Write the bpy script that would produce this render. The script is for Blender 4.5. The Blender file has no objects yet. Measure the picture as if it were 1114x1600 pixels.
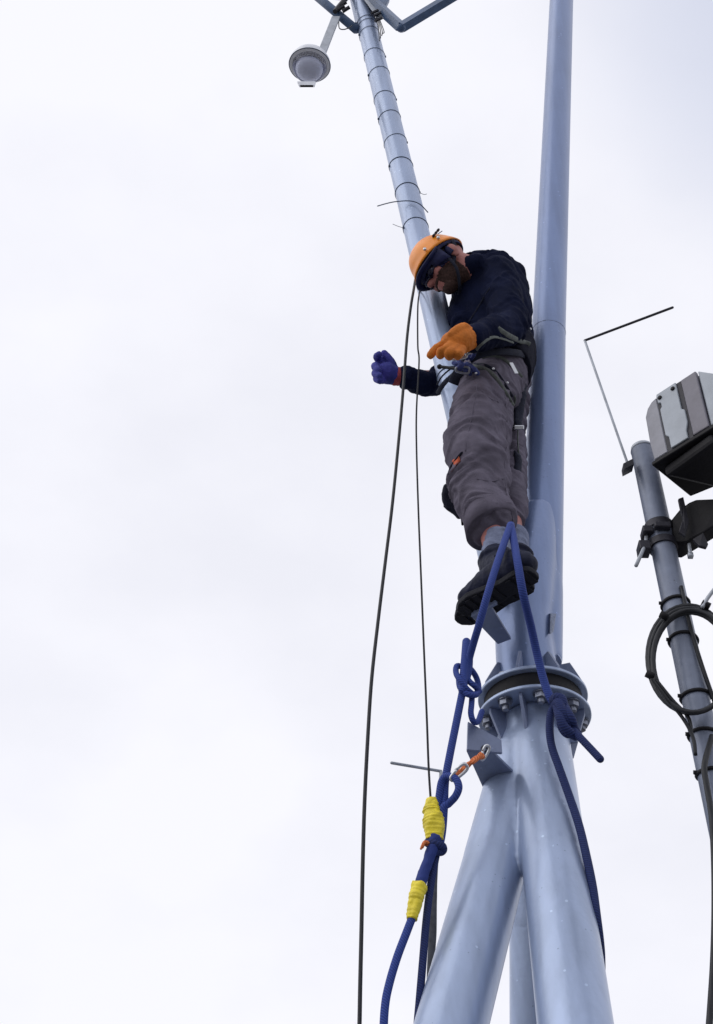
import bpy, bmesh, math, random
from mathutils import Vector, Matrix, noise
R = math.radians
random.seed(4)
sc = bpy.context.scene
COL = sc.collection
# ------------------------------------------------------------------ camera
F = 2006.0; W0, H0 = 1114.0, 1600.0
PITCH, ROLL, CAMZ = 42.5, 1.13, 1.6
cam_d = bpy.data.cameras.new("camera"); cam = bpy.data.objects.new("camera", cam_d); COL.objects.link(cam)
cam_d.sensor_fit = 'VERTICAL'; cam_d.sensor_height = 36.0; cam_d.lens = F / H0 * 36.0
cam_d.clip_start = 0.05; cam_d.clip_end = 5000
ROT = (Matrix.Rotation(R(90 + PITCH), 3, 'X') @ Matrix.Rotation(R(ROLL), 3, 'Z'))
cam.matrix_world = Matrix.Translation((0, 0, CAMZ)) @ ROT.to_4x4()
sc.camera = cam
sc.render.resolution_x, sc.render.resolution_y = 712, 1024
sc.view_settings.view_transform = 'Standard'; sc.view_settings.look = 'None'
sc.view_settings.exposure = 0.0; sc.view_settings.gamma = 1.0
# ------------------------------------------------------------------ sky: thick bright overcast
w = bpy.data.worlds.new("World"); sc.world = w; w.use_nodes = True
nt = w.node_tree; N = nt.nodes; L = nt.links; N.clear()
out = N.new('ShaderNodeOutputWorld'); bg = N.new('ShaderNodeBackground')
sky = N.new('ShaderNodeTexSky'); sky.sky_type = 'NISHITA'; sky.sun_disc = False
SUN_EL, SUN_ROT = 42.0, 252.0
sky.sun_elevation = R(SUN_EL); sky.sun_rotation = R(SUN_ROT)
tc = N.new('ShaderNodeTexCoord')
mp = N.new('ShaderNodeMapping'); mp.inputs['Scale'].default_value = (1.6, 1.6, 2.6)
nz = N.new('ShaderNodeTexNoise'); nz.inputs['Scale'].default_value = 2.2; nz.inputs['Detail'].default_value = 6; nz.inputs['Roughness'].default_value = 0.5
cr = N.new('ShaderNodeValToRGB')
cr.color_ramp.elements[0].position = 0.33; cr.color_ramp.elements[0].color = (8.95, 9.0, 9.75, 1)
cr.color_ramp.elements[1].position = 0.62; cr.color_ramp.elements[1].color = (9.95, 9.95, 10.6, 1)
# a heavier grey cloud bank high on the right
dot = N.new('ShaderNodeVectorMath'); dot.operation = 'DOT_PRODUCT'
DV = ROT @ Vector(((1330 - W0/2) / F, (H0/2 + 60) / F, -1)).normalized()
dot.inputs[1].default_value = DV
mr = N.new('ShaderNodeMapRange'); mr.interpolation_type = 'SMOOTHSTEP'
mr.inputs['From Min'].default_value = math.cos(R(13.5)); mr.inputs['From Max'].default_value = math.cos(R(3))
mr.inputs['To Min'].default_value = 0.0; mr.inputs['To Max'].default_value = 0.62
mm = N.new('ShaderNodeMix'); mm.data_type = 'RGBA'; mm.inputs['B'].default_value = (5.6, 6.1, 7.8, 1)
mix = N.new('ShaderNodeMix'); mix.data_type = 'RGBA'; mix.inputs[0].default_value = 0.955
L.new(tc.outputs['Generated'], mp.inputs['Vector']); L.new(mp.outputs[0], nz.inputs['Vector'])
L.new(nz.outputs['Fac'], cr.inputs['Fac'])
L.new(tc.outputs['Generated'], dot.inputs[0]); L.new(dot.outputs['Value'], mr.inputs['Value'])
L.new(cr.outputs['Color'], mm.inputs['A']); L.new(mr.outputs[0], mm.inputs[0])
L.new(sky.outputs[0], mix.inputs['A']); L.new(mm.outputs['Result'], mix.inputs['B'])
L.new(mix.outputs['Result'], bg.inputs['Color']); bg.inputs['Strength'].default_value = 0.1
L.new(bg.outputs[0], out.inputs['Surface'])
sun_d = bpy.data.lights.new("sun", 'SUN'); sun_d.energy = 0.8; sun_d.angle = R(60); sun_d.color = (1, .96, .9)
sun = bpy.data.objects.new("sun", sun_d); COL.objects.link(sun)
az = R(SUN_ROT); el = R(SUN_EL)
sv = Vector((math.sin(az)*math.cos(el), math.cos(az)*math.cos(el), math.sin(el)))
sun.rotation_euler = sv.to_track_quat('Z', 'Y').to_euler(); sun.location = (0, 0, 30)

# ------------------------------------------------------------------ placing
def ray(px, py): return ROT @ Vector(((px - W0/2) / F, (H0/2 - py) / F, -1))
def P(px, py, D):
    r = ray(px, py); return Vector((0, 0, CAMZ)) + r * (D / r.y)
def PH(px, py, h):
    r = ray(px, py); return Vector((0, 0, CAMZ)) + r * ((h - CAMZ) / r.z)
CX, CY, CZ = ROT @ Vector((1,0,0)), ROT @ Vector((0,1,0)), ROT @ Vector((0,0,1))

# ------------------------------------------------------------------ materials
def mat(name, col, rough=.6, metal=0, spec=.5, var=.0, vscale=8, bump=0, bscale=60, spots=0, coat=0, stretch=(1,1,1), col2=None, sheen=0, streak=0):
    m = bpy.data.materials.new(name); m.use_nodes = True
    n = m.node_tree.nodes; l = m.node_tree.links; b = n['Principled BSDF']
    b.inputs['Roughness'].default_value = rough; b.inputs['Metallic'].default_value = metal
    b.inputs['Specular IOR Level'].default_value = spec
    if coat: b.inputs['Coat Weight'].default_value = coat; b.inputs['Coat Roughness'].default_value = .15
    if sheen: b.inputs['Sheen Weight'].default_value = sheen; b.inputs['Sheen Roughness'].default_value = .6
    t = n.new('ShaderNodeTexCoord'); mpn = n.new('ShaderNodeMapping'); mpn.inputs['Scale'].default_value = stretch
    l.new(t.outputs['Object'], mpn.inputs['Vector'])
    c1 = tuple(c * (1 - var) for c in col) + (1,)
    c2 = tuple(min(1, c * (1 + var)) for c in (col2 or col)) + (1,)
    nn = n.new('ShaderNodeTexNoise'); nn.inputs['Scale'].default_value = vscale; nn.inputs['Detail'].default_value = 7; nn.inputs['Roughness'].default_value = .6
    l.new(mpn.outputs[0], nn.inputs['Vector'])
    r = n.new('ShaderNodeValToRGB'); r.color_ramp.elements[0].position = .32; r.color_ramp.elements[1].position = .68
    r.color_ramp.elements[0].color = c1; r.color_ramp.elements[1].color = c2
    l.new(nn.outputs['Fac'], r.inputs['Fac']); colout = r.outputs['Color']
    if streak:
        mp2 = n.new('ShaderNodeMapping'); mp2.inputs['Scale'].default_value = (26, 26, 1.3); l.new(t.outputs['Object'], mp2.inputs['Vector'])
        n2 = n.new('ShaderNodeTexNoise'); n2.inputs['Scale'].default_value = 1; n2.inputs['Detail'].default_value = 4; l.new(mp2.outputs[0], n2.inputs['Vector'])
        r2 = n.new('ShaderNodeValToRGB'); r2.color_ramp.elements[0].position = .3; r2.color_ramp.elements[1].position = .62
        r2.color_ramp.elements[0].color = (1-streak,)*3+(1,); r2.color_ramp.elements[1].color = (1,1,1,1); l.new(n2.outputs['Fac'], r2.inputs['Fac'])
        mx = n.new('ShaderNodeMix'); mx.data_type='RGBA'; mx.blend_type='MULTIPLY'; mx.inputs[0].default_value = 1
        l.new(colout, mx.inputs['A']); l.new(r2.outputs[0], mx.inputs['B']); colout = mx.outputs['Result']
    if spots:
        for sc_, pos, cc in ((38, .045, tuple(min(1,c*1.9) for c in col)), (55, .04, tuple(c*.3 for c in col))):
            v = n.new('ShaderNodeTexVoronoi'); v.inputs['Scale'].default_value = sc_; l.new(t.outputs['Object'], v.inputs['Vector'])
            s = n.new('ShaderNodeMath'); s.operation='LESS_THAN'; s.inputs[1].default_value = pos*3; l.new(v.outputs['Distance'], s.inputs[0])
            g = n.new('ShaderNodeTexNoise'); g.inputs['Scale'].default_value = 9+sc_/9; l.new(t.outputs['Object'], g.inputs['Vector'])
            s2 = n.new('ShaderNodeMath'); s2.operation='GREATER_THAN'; s2.inputs[1].default_value = .58; l.new(g.outputs['Fac'], s2.inputs[0])
            s3 = n.new('ShaderNodeMath'); s3.operation='MULTIPLY'; l.new(s.outputs[0], s3.inputs[0]); l.new(s2.outputs[0], s3.inputs[1])
            s4 = n.new('ShaderNodeMath'); s4.operation='MULTIPLY'; s4.inputs[1].default_value = spots; l.new(s3.outputs[0], s4.inputs[0])
            mx = n.new('ShaderNodeMix'); mx.data_type='RGBA'; l.new(s4.outputs[0], mx.inputs[0]); l.new(colout, mx.inputs['A']); mx.inputs['B'].default_value = cc+(1,)
            colout = mx.outputs['Result']
    l.new(colout, b.inputs['Base Color'])
    if bump:
        bn = n.new('ShaderNodeTexNoise'); bn.inputs['Scale'].default_value = bscale; bn.inputs['Detail'].default_value = 4
        l.new(mpn.outputs[0], bn.inputs['Vector'])
        bb = n.new('ShaderNodeBump'); bb.inputs['Strength'].default_value = bump; bb.inputs['Distance'].default_value = .004
        l.new(bn.outputs['Fac'], bb.inputs['Height']); l.new(bb.outputs[0], b.inputs['Normal'])
    return m
def rope_mat(name, col, col2, freq=70, rough=.7, bump=.7):
    m = bpy.data.materials.new(name); m.use_nodes = True
    n = m.node_tree.nodes; l = m.node_tree.links; b = n['Principled BSDF']; b.inputs['Roughness'].default_value = rough
    b.inputs['Specular IOR Level'].default_value = .3
    uv = n.new('ShaderNodeUVMap'); uv.uv_map = 'UVMap'
    mp_ = n.new('ShaderNodeMapping'); mp_.inputs['Scale'].default_value = (4, freq, 1); l.new(uv.outputs[0], mp_.inputs[0])
    ck = n.new('ShaderNodeTexWave'); ck.wave_type='BANDS'; ck.bands_direction='DIAGONAL'; ck.inputs['Scale'].default_value = .6; ck.inputs['Distortion'].default_value = 1.2; ck.inputs['Detail'].default_value = 1
    l.new(mp_.outputs[0], ck.inputs['Vector'])
    r = n.new('ShaderNodeValToRGB'); r.color_ramp.elements[0].color = col+(1,); r.color_ramp.elements[1].color = col2+(1,)
    l.new(ck.outputs['Fac'], r.inputs[0]); l.new(r.outputs[0], b.inputs['Base Color'])
    bb = n.new('ShaderNodeBump'); bb.inputs['Strength'].default_value = bump; bb.inputs['Distance'].default_value = .003
    l.new(ck.outputs['Fac'], bb.inputs['Height']); l.new(bb.outputs[0], b.inputs['Normal'])
    return m
M = {}
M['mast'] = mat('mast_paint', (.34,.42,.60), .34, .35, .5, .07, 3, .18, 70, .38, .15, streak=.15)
M['mast_shaded'] = mat('mast_paint_shaded', (.175,.24,.43), .34, .35, .5, .07, 3, .18, 70, .38, .15, streak=.15)  # darker copy of the mast paint: right pole's shade put into the colour
M['mast2'] = mat('mast_plate_paint', (.165,.205,.33), .42, 0, .5, .18, 9, .3, 60, .4)
M['galv'] = mat('galvanised_steel', (.38,.41,.46), .42, .35, .5, .18, 22, .25, 80)
M['bolt'] = mat('bolt_steel', (.22,.24,.30), .4, .7, .5, .25, 60, .2, 120)
M['weld'] = mat('weld_paint', (.19,.23,.34), .5, 0, .5, .25, 80, .8, 160)
M['arm'] = mat('dark_blue_arm_paint', (.06,.11,.22), .4, 0, .5, .25, 14, .3, 60, .4)
M['pole'] = mat('grey_pole_paint', (.17,.20,.28), .42, .1, .5, .22, 8, .3, 60, .5, streak=.4)
M['dark'] = mat('blackened_steel', (.022,.022,.032), .5, .2, .4, .3, 20, .3, 80)
M['jacket'] = mat('navy_jacket_cloth', (.0065,.0095,.030), .9, 0, .08, .35, 9, .5, 260)
M['trouser'] = mat('grey_work_cloth', (.128,.116,.155), .9, 0, .08, .25, 12, .5, 300)
M['trouser2'] = mat('shirt_cloth', (.014,.015,.026), .9, 0, .08, .3, 14, .5, 260)
M['skin'] = mat('skin', (.38,.15,.135), .55, 0, .4, .18, 14, .3, 90)
M['hair'] = mat('dark_hair', (.02,.014,.012), .6, 0, .3, .4, 90, .8, 220)
M['helmet'] = mat('orange_helmet_shell', (.86,.27,.012), .33, 0, .5, .1, 16, .12, 40, .7)
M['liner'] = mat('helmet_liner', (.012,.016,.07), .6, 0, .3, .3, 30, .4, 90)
M['lens'] = mat('goggle_lens', (.30,.05,.09), .2, 0, .5, .2, 30)
M['oglove'] = mat('orange_glove_rubber', (.56,.165,.02), .75, 0, .3, .2, 26, .6, 170)
M['bglove'] = mat('blue_glove_knit', (.022,.042,.24), .8, 0, .3, .3, 12, .7, 220, col2=(.055,.05,.28))
M['rglove'] = mat('glove_cuff_knit', (.33,.06,.07), .85, 0, .3, .3, 60, .7, 220)
M['boot'] = mat('boot_leather', (.008,.011,.032), .65, 0, .2, .3, 24, .5, 90)
M['sole'] = mat('boot_sole', (.010,.011,.018), .8, 0, .3, .2, 40, .7, 120)
M['sock'] = mat('grey_sock', (.20,.23,.34), .9, 0, .2, .15, 50, .8, 240)
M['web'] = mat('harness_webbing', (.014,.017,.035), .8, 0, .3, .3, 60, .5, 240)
M['webg'] = mat('grey_green_webbing', (.115,.13,.125), .8, 0, .3, .3, 60, .5, 240)
M['webb'] = mat('blue_webbing', (.04,.055,.19), .8, 0, .3, .3, 60, .5, 240)
M['alu'] = mat('aluminium', (.6,.62,.66), .3, .85, .5, .1, 40)
M['rope'] = rope_mat('blue_rope_braid', (.022,.042,.20), (.040,.075,.32), 170, .75, .35)
M['roped'] = rope_mat('dark_blue_rope_braid', (.011,.020,.085), (.019,.034,.14), 170, .75, .35)
M['cable'] = rope_mat('black_cable_sheath', (.012,.014,.018), (.022,.024,.03), 20, .45, .1)
M['cord'] = rope_mat('thin_black_cord', (.018,.02,.025), (.05,.05,.055), 120)
M['tape'] = mat('yellow_tape', (.80,.66,.03), .5, 0, .5, .2, 40, .5, 90)
M['orange'] = rope_mat('orange_sling_cord', (.55,.13,.035), (.85,.26,.10), 90)
M['patch'] = mat('orange_patch_cloth', (.42,.09,.045), .85, 0, .2, .35, 60, .5, 200)
M['tie'] = mat('black_cable_tie', (.05,.075,.13), .5, 0, .4, .1, 60)
M['box'] = mat('camera_housing_paint', (.25,.255,.30), .45, 0, .5, .14, 16, .2, 60, .3)
M['boxl'] = mat('camera_backplate_paint', (.32,.355,.405), .4, .1, .5, .12, 14, .2, 60, .3)
M['boxd'] = mat('camera_dark_panel_paint', (.15,.145,.18), .45, 0, .5, .16, 16, .2, 60, .3)
M['gstrap'] = mat('grey_strap_webbing', (.075,.08,.095), .8, 0, .3, .3, 40)
M['goggle'] = mat('dark_goggle_lens', (.012,.014,.045), .18, 0, .5, .1, 20)
M['black'] = mat('black_plastic', (.006,.006,.009), .6, 0, .25, .3, 12, .3, 50)
M['white'] = mat('white_camera_shell', (.72,.75,.82), .28, 0, .5, .1, 16, .1, 60)
M['ground'] = mat('paving_ground', (.20,.195,.19), .9, 0, .3, .3, .6, .6, 8)
gl = bpy.data.materials.new('smoked_dome_plastic'); gl.use_nodes = True
g = gl.node_tree.nodes['Principled BSDF']; g.inputs['Base Color'].default_value = (.80,.82,.95,1); g.inputs['Roughness'].default_value=.08
g.inputs['Transmission Weight'].default_value=1.0; g.inputs['IOR'].default_value=1.12; M['dome'] = gl

# ------------------------------------------------------------------ mesh helpers
def obj(name, bm, m, parent=None, smooth=True):
    me = bpy.data.meshes.new(name)
    if isinstance(bm, bpy.types.Mesh): me = bm; me.name = name
    else: bm.normal_update(); bm.to_mesh(me); bm.free()
    me.materials.clear(); me.materials.append(M[m] if isinstance(m, str) else m)
    if smooth:
        for p in me.polygons: p.use_smooth = True
    o = bpy.data.objects.new(name, me); COL.objects.link(o)
    if parent:
        o.parent = parent; o.matrix_parent_inverse = Matrix.Translation(-full_loc(parent))
    if smooth == 'auto':
        md = o.modifiers.new('split', 'EDGE_SPLIT'); md.split_angle = R(35)
    return o
def split(name, bm, m, parent=None, smooth=True):
    """each loose piece becomes an object of its own"""
    bm.verts.ensure_lookup_table(); seen=set(); isl=[]
    for v in bm.verts:
        if v in seen: continue
        st=[v]; seen.add(v); g=[]
        while st:
            a=st.pop(); g.append(a)
            for e in a.link_edges:
                o_=e.other_vert(a)
                if o_ not in seen: seen.add(o_); st.append(o_)
        isl.append(set(x.index for x in g)) if False else isl.append(g)
    bm.verts.index_update(); ids=[set(v.index for v in g) for g in isl]; res=[]
    for g in ids:
        c=bm.copy(); c.verts.ensure_lookup_table(); bmesh.ops.delete(c, geom=[v for v in c.verts if v.index not in g], context='VERTS')
        res.append(obj(name, c, m, parent, smooth))
    bm.free(); return res
def full_loc(o):
    v = o.location.copy()
    while o.parent:
        v = v + o.matrix_parent_inverse.translation; o = o.parent; v = v + o.location
    return v
def thing(name, label, cat, loc, group=None):
    o = bpy.data.objects.new(name, None); o.empty_display_size = .1; COL.objects.link(o); o.location = loc
    o['label'] = label; o['category'] = cat
    if group: o['group'] = group
    return o
def tag(o, label, cat, group=None):
    o['label'] = label; o['category'] = cat
    if group: o['group'] = group
    return o
def frame(d, ref=None):
    d = d.normalized(); r = ref or (Vector((0,0,1)) if abs(d.z) < .95 else Vector((1,0,0)))
    x = r.cross(d).normalized(); return x, d.cross(x).normalized()
def tube(bm, pts, rad, seg=16, cap=True, flat=1.0, ref=None, round_=False):
    """sweep along pts with per-point radius; keeps a UV of (around, metres)"""
    uvl = bm.loops.layers.uv.get('UVMap') or bm.loops.layers.uv.new('UVMap')
    if not isinstance(rad, (list, tuple)): rad = [rad] * len(pts)
    pts = [Vector(p) for p in pts]
    if round_:
        d0 = (pts[0]-pts[1]).normalized(); d1 = (pts[-1]-pts[-2]).normalized(); r0, r1 = rad[0], rad[-1]
        pre = [(pts[0]+d0*r0*math.sin(a), r0*math.cos(a)) for a in (R(82),R(62),R(40),R(20))]
        post = [(pts[-1]+d1*r1*math.sin(a), r1*math.cos(a)) for a in (R(20),R(40),R(62),R(82))]
        pts = [p for p,_ in pre] + pts + [p for p,_ in post]; rad = [r for _,r in pre] + list(rad) + [r for _,r in post]
    rings = []; x = None; ln = 0; lens = []
    for i, p in enumerate(pts):
        d = (pts[min(i+1, len(pts)-1)] - pts[max(i-1, 0)]).normalized()
        if x is None: x, y = frame(d, ref)
        else:
            x = (x - d * x.dot(d)).normalized(); y = d.cross(x).normalized()
        if i: ln += (p - pts[i-1]).length
        lens.append(ln)
        rings.append([bm.verts.new(p + x*rad[i]*math.cos(2*math.pi*k/seg) + y*rad[i]*flat*math.sin(2*math.pi*k/seg)) for k in range(seg)])
    for i in range(len(rings)-1):
        for k in range(seg):
            f = bm.faces.new((rings[i][k], rings[i][(k+1)%seg], rings[i+1][(k+1)%seg], rings[i+1][k]))
            us = ((k/seg, lens[i]), ((k+1)/seg, lens[i]), ((k+1)/seg, lens[i+1]), (k/seg, lens[i+1]))
            for lp, u in zip(f.loops, us): lp[uvl].uv = u
    if cap:
        bm.faces.new(list(reversed(rings[0]))); bm.faces.new(rings[-1])
    return bm
def spline(pts, n=8):
    pts = [Vector(p) for p in pts]; q = [pts[0]*2-pts[1]] + pts + [pts[-1]*2-pts[-2]]; o = []
    for i in range(1, len(q)-2):
        for k in range(n):
            t = k/n; a,b,c,d = q[i-1],q[i],q[i+1],q[i+2]
            o.append(.5*((2*b)+(c-a)*t+(2*a-5*b+4*c-d)*t*t+(3*b-a-3*c+d)*t**3))
    return o + [pts[-1]]
def lspline(v, n):
    q = [v[0]]+list(v)+[v[-1]]; o = []
    for i in range(1, len(q)-2):
        for k in range(n): t=k/n; o.append(q[i]*(1-t)+q[i+1]*t)
    return o+[v[-1]]
def T(pts, rad, **k): return tube(bmesh.new(), pts, rad, **k)
def rope(name, px, r, m, parent=None, n=8, seg=12):
    return obj(name, T(spline([P(*p) for p in px], n), r, seg=seg), m, parent)
def prism(bm, poly, vec):
    """closed polygon (list of points) thickened along vec"""
    a = [bm.verts.new(p) for p in poly]; b = [bm.verts.new(Vector(p)+vec) for p in poly]; n = len(a)
    bm.faces.new(a); bm.faces.new(list(reversed(b)))
    for i in range(n): bm.faces.new((a[i], b[i], b[(i+1)%n], a[(i+1)%n]))
    bmesh.ops.recalc_face_normals(bm, faces=bm.faces); return bm
def bevel(bm, w=.002, s=1):
    bmesh.ops.bevel(bm, geom=[e for e in bm.edges], offset=w, segments=s, affect='EDGES', profile=.5, clamp_overlap=True); return bm
def box(bm, c, x, y, z):
    """box with centre c and half-vectors x,y,z"""
    poly = [c-x-y-z, c+x-y-z, c+x+y-z, c-x+y-z]; return prism(bm, poly, z*2)
def ball(bm, c, r, ax=None, s=(1,1,1), seg=20):
    m4 = Matrix.Translation(c) @ ((ax or Matrix.Identity(3)).to_4x4()) @ Matrix.Diagonal((r*s[0], r*s[1], r*s[2], 1))
    bmesh.ops.create_uvsphere(bm, u_segments=seg, v_segments=max(8, seg*2//3), radius=1, matrix=m4); return bm
def ring(bm, c, ax, r, t, seg=40, s2=8, flat=1.0):
    x, y = frame(ax); a = ax.normalized(); rr = []
    for i in range(seg):
        u = 2*math.pi*i/seg; d = x*math.cos(u)+y*math.sin(u)
        rr.append([bm.verts.new(c + d*(r+t*math.cos(2*math.pi*k/s2)) + a*t*flat*math.sin(2*math.pi*k/s2)) for k in range(s2)])
    for i in range(seg):
        for k in range(s2): bm.faces.new((rr[i][k], rr[(i+1)%seg][k], rr[(i+1)%seg][(k+1)%s2], rr[i][(k+1)%s2]))
    return bm
def baked(bm, voxel, smooth=4, fac=.5):
    me = bpy.data.meshes.new('tmp'); bm.to_mesh(me); bm.free(); o = bpy.data.objects.new('tmp', me); COL.objects.link(o)
    a = o.modifiers.new('r', 'REMESH'); a.mode = 'VOXEL'; a.voxel_size = voxel; a.use_smooth_shade = True
    if smooth: b = o.modifiers.new('s', 'SMOOTH'); b.iterations = smooth; b.factor = fac
    dg = bpy.context.evaluated_depsgraph_get(); dg.update()
    res = bpy.data.meshes.new_from_object(o.evaluated_get(dg)); bpy.data.objects.remove(o); return res
def folds(me, axis, amp, f_long, f_round, seed=0, power=1.0, amp2=None):
    """cloth folds: ridged noise, quick along the limb and slow around it"""
    axis = axis.normalized(); x, y = frame(axis); ns = [v.normal.copy() for v in me.vertices]
    for v, nn in zip(me.vertices, ns):
        p = v.co; q = Vector((p.dot(x)*f_round, p.dot(y)*f_round, p.dot(axis)*f_long + seed))
        wv = noise.noise(Vector((p.x*9+seed, p.y*9, p.z*9)))
        q.z += wv*1.3
        a = 1 - abs(noise.noise(q))*2.4
        b = 1 - abs(noise.noise(q*2.1+Vector((3,7,1))))*2.4
        v.co = p + nn * (amp * (a*.8 + b*.4 - .6))
    me.update()
def join(me, bm):
    b2 = bmesh.new(); b2.from_mesh(me); tmp = bpy.data.meshes.new('t'); bm.to_mesh(tmp); bm.free(); b2.from_mesh(tmp); return b2

# ------------------------------------------------------------------ ground
bm = bmesh.new(); bmesh.ops.create_grid(bm, x_segments=20, y_segments=20, size=1500)
g = obj('ground', bm, 'ground', smooth=False); g['kind'] = 'structure'

# ------------------------------------------------------------------ the three-legged mast
FH = 3.62                                   # height of the flange joint
FC = PH(834, 1118, FH)                      # flange centre
mast = thing('steel_mast', 'pale blue-grey painted steel mast forking from a flange into two poles over a tripod base', 'mast', (FC.x, FC.y, 0))
Z = Vector((0,0,1))
apex = FC + Vector((0,0,-.07))
LEGS = []
def leg(top, bot, r):
    LEGS.append((top.copy(), bot.copy()))
    d = (bot-top).normalized(); end = top + d*((top.z-.02)/-d.z)
    n = 14; pts = [top.lerp(end, i/n) for i in range(n+1)]
    o = obj('leg', T(pts, r, seg=48), 'mast', mast, 'auto')
    bp = bmesh.new(); box(bp, Vector((end.x, end.y, .012)), Vector((.16,0,0)), Vector((0,.16,0)), Vector((0,0,.012))); bevel(bp)
    obj('base_plate', bp, 'mast2', o, False)
    return o
RL = .079
def legtop(px, py, D): return P(px, py, D)
leg(P(831,1130,3.075), P(705,1600,2.80), RL)
leg(P(838,1130,3.04), P(898,1600,2.67), RL)
leg(P(838,1128,3.08), P(843,1600,3.36), RL)
# collar that the three legs run into
bm = bmesh.new(); tube(bm, [FC+Vector((0,0,-.014)), FC+Vector((0,0,-.07)), FC+Vector((-.002,-.003,-.13)), FC+Vector((-.004,-.005,-.22))], [.094,.094,.092,.07], seg=56)
for tp_, bt_ in LEGS:
    e_ = tp_ + (bt_-tp_).normalized()*.62; tube(bm, [tp_.lerp(e_, q/8) for q in range(9)], [RL+.0042-.0035*max(0,(q-3)/5) - (.004 if q==8 else 0) for q in range(9)], seg=48)
me = baked(bm, .006, 14); b2 = bmesh.new(); b2.from_mesh(me)
for v in b2.verts: v.co.z = min(v.co.z, FH-.0135)
obj('leg_junction', b2, 'mast', mast)
# vertical weld seam between front legs
sp = [P(807+(y-1235)*.07+random.uniform(-1.2,1.2), y, 2.955-(y-1235)*.0003) for y in range(1235, 1350, 5)]
obj('weld_seam', T(sp, [.004+random.uniform(0,.003) for _ in sp], seg=8, round_=True), 'weld', mast)
def disc(z0, z1, r):
    bm = bmesh.new(); c = FC.copy()
    tube(bm, [Vector((c.x,c.y,z0)), Vector((c.x,c.y,z0+.002)), Vector((c.x,c.y,z1-.002)), Vector((c.x,c.y,z1))], [r-.002,r,r,r-.002], seg=96); return bm
RF = .158
obj('flange', disc(FH-.013, FH-.002, RF), 'mast', mast, 'auto')
obj('flange', disc(FH+.052, FH+.063, RF-.003), 'mast', mast, 'auto')
obj('gap_shade_disc', disc(FH-.0015, FH+.0515, RF-.020), 'black', mast, 'auto')  # black disc filling the flange gap, its colour stands in for the shadow
def at(ang, r, z): return Vector((FC.x + math.sin(R(ang))*r, FC.y - math.cos(R(ang))*r, z))
for k in range(8):
    a = -22.5 + 45*k; rad = at(a,1,0)-at(a,0,0); tan = Vector((rad.y, -rad.x, 0))*.0045
    bm = bmesh.new(); prism(bm, [p - tan for p in (at(a,.088,FH-.0135), at(a,.142,FH-.0135), at(a,.142,FH-.03), at(a,.112,FH-.112), at(a,.088,FH-.112))], tan*2)
    obj('gusset', bevel(bm,.001), 'mast2', mast, False)
    h = .15
    bm = bmesh.new(); prism(bm, [p - tan for p in (at(a,.06,FH+.0635), at(a,.150,FH+.0635), at(a,.149,FH+.075), at(a,.108 if k!=2 else .118,FH+h), at(a,.06,FH+h))], tan*2)
    obj('gusset', bevel(bm,.001), 'mast2', mast, False)
for k in range(8):
    a = 45*k; bm = bmesh.new()
    c = at(a, .130, FH)
    tube(bm, [Vector((c.x,c.y,FH-.0135)), Vector((c.x,c.y,FH-.018))], .021, seg=20)
    tube(bm, [Vector((c.x,c.y,FH-.018)), Vector((c.x,c.y,FH-.033))],   .0185, seg=6)
    tube(bm, [Vector((c.x,c.y,FH-.033)), Vector((c.x,c.y,FH-.046)), Vector((c.x,c.y,FH-.048))], [.010,.010,.007], seg=12)
    bo = obj('bolt', bm, 'bolt', mast, 'auto')
    bm = bmesh.new(); tube(bm, [Vector((c.x,c.y,FH+.0635)), Vector((c.x,c.y,FH+.076))], .0135, seg=6); obj('bolt_head', bm, 'bolt', bo, 'auto')
def wr(cen, ax, r, t, name, m, par):
    b = bmesh.new(); x,y = frame(ax); pp=[]; rr=[]
    for i in range(60):
        u=2*math.pi*i/60; pp.append(cen+(x*math.cos(u)+y*math.sin(u))*r); rr.append(t*(1+random.uniform(-.25,.25)))
    pp.append(pp[0]); rr.append(rr[0]); tube(b, pp, rr, seg=6); return obj(name, b, m, par)
# left pole
LP0 = P(806, 1010, 3.02); LP1 = P(569, 25, 3.03); ld = LP1-LP0; LP2 = LP0 + ld*1.10
n = 24; lp = obj('pole', T([LP0.lerp(LP2,i/n) for i in range(n+1)], [.0515-.003*min(1,i/n) for i in range(n+1)], seg=48), 'mast', mast, 'auto'); lp['label']='left pole of the fork, wound with black cable ties'
# right pole: two lengths with a welded joint
RP0 = P(840.5, 1035, 3.07); RP1 = P(856.3, 521, 3.10); RP2 = P(878.7, -60, 3.10)
rp = obj('pole', T([RP0.lerp(RP1,i/12) for i in range(13)], [.0675-.0035*i/12 for i in range(13)], seg=56), 'mast_shaded', mast, 'auto')
rp2 = obj('pole', T([RP1.lerp(RP2,i/12) for i in range(13)], [.0634-.0036*i/12 for i in range(13)], seg=56), 'mast_shaded', mast, 'auto')
wr(RP1, RP2-RP1, .0638, .0012, 'weld_ring', 'weld', rp2)
# welded fork junction: the flange stub swells into both poles
bm = bmesh.new()
S0 = FC + Vector((-.010, -.012, .050))
sp_ = spline([S0, P(817,985,3.03), P(824,930,3.03), P(834,860,3.045), P(841,800,3.07)], 5); tube(bm, sp_, lspline([.090,.083,.077,.070,.060],5), seg=48)
rd = (RP1-RP0); tube(bm, [RP0 + rd*t for t in (0,.06,.12,.18,.22,.26)], [.0705,.0705,.0700,.0690,.0665,.060], seg=48)
tube(bm, [LP0 + ld*t for t in (0,.02,.04,.06,.08,.10)], [.056,.056,.0556,.0548,.053,.048], seg=48)
me = baked(bm, .006, 20); b2 = bmesh.new(); b2.from_mesh(me)
for v in b2.verts: v.co.z = max(v.co.z, FH+.0635)
obj('fork_junction', b2, 'mast_shaded', mast)
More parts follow.
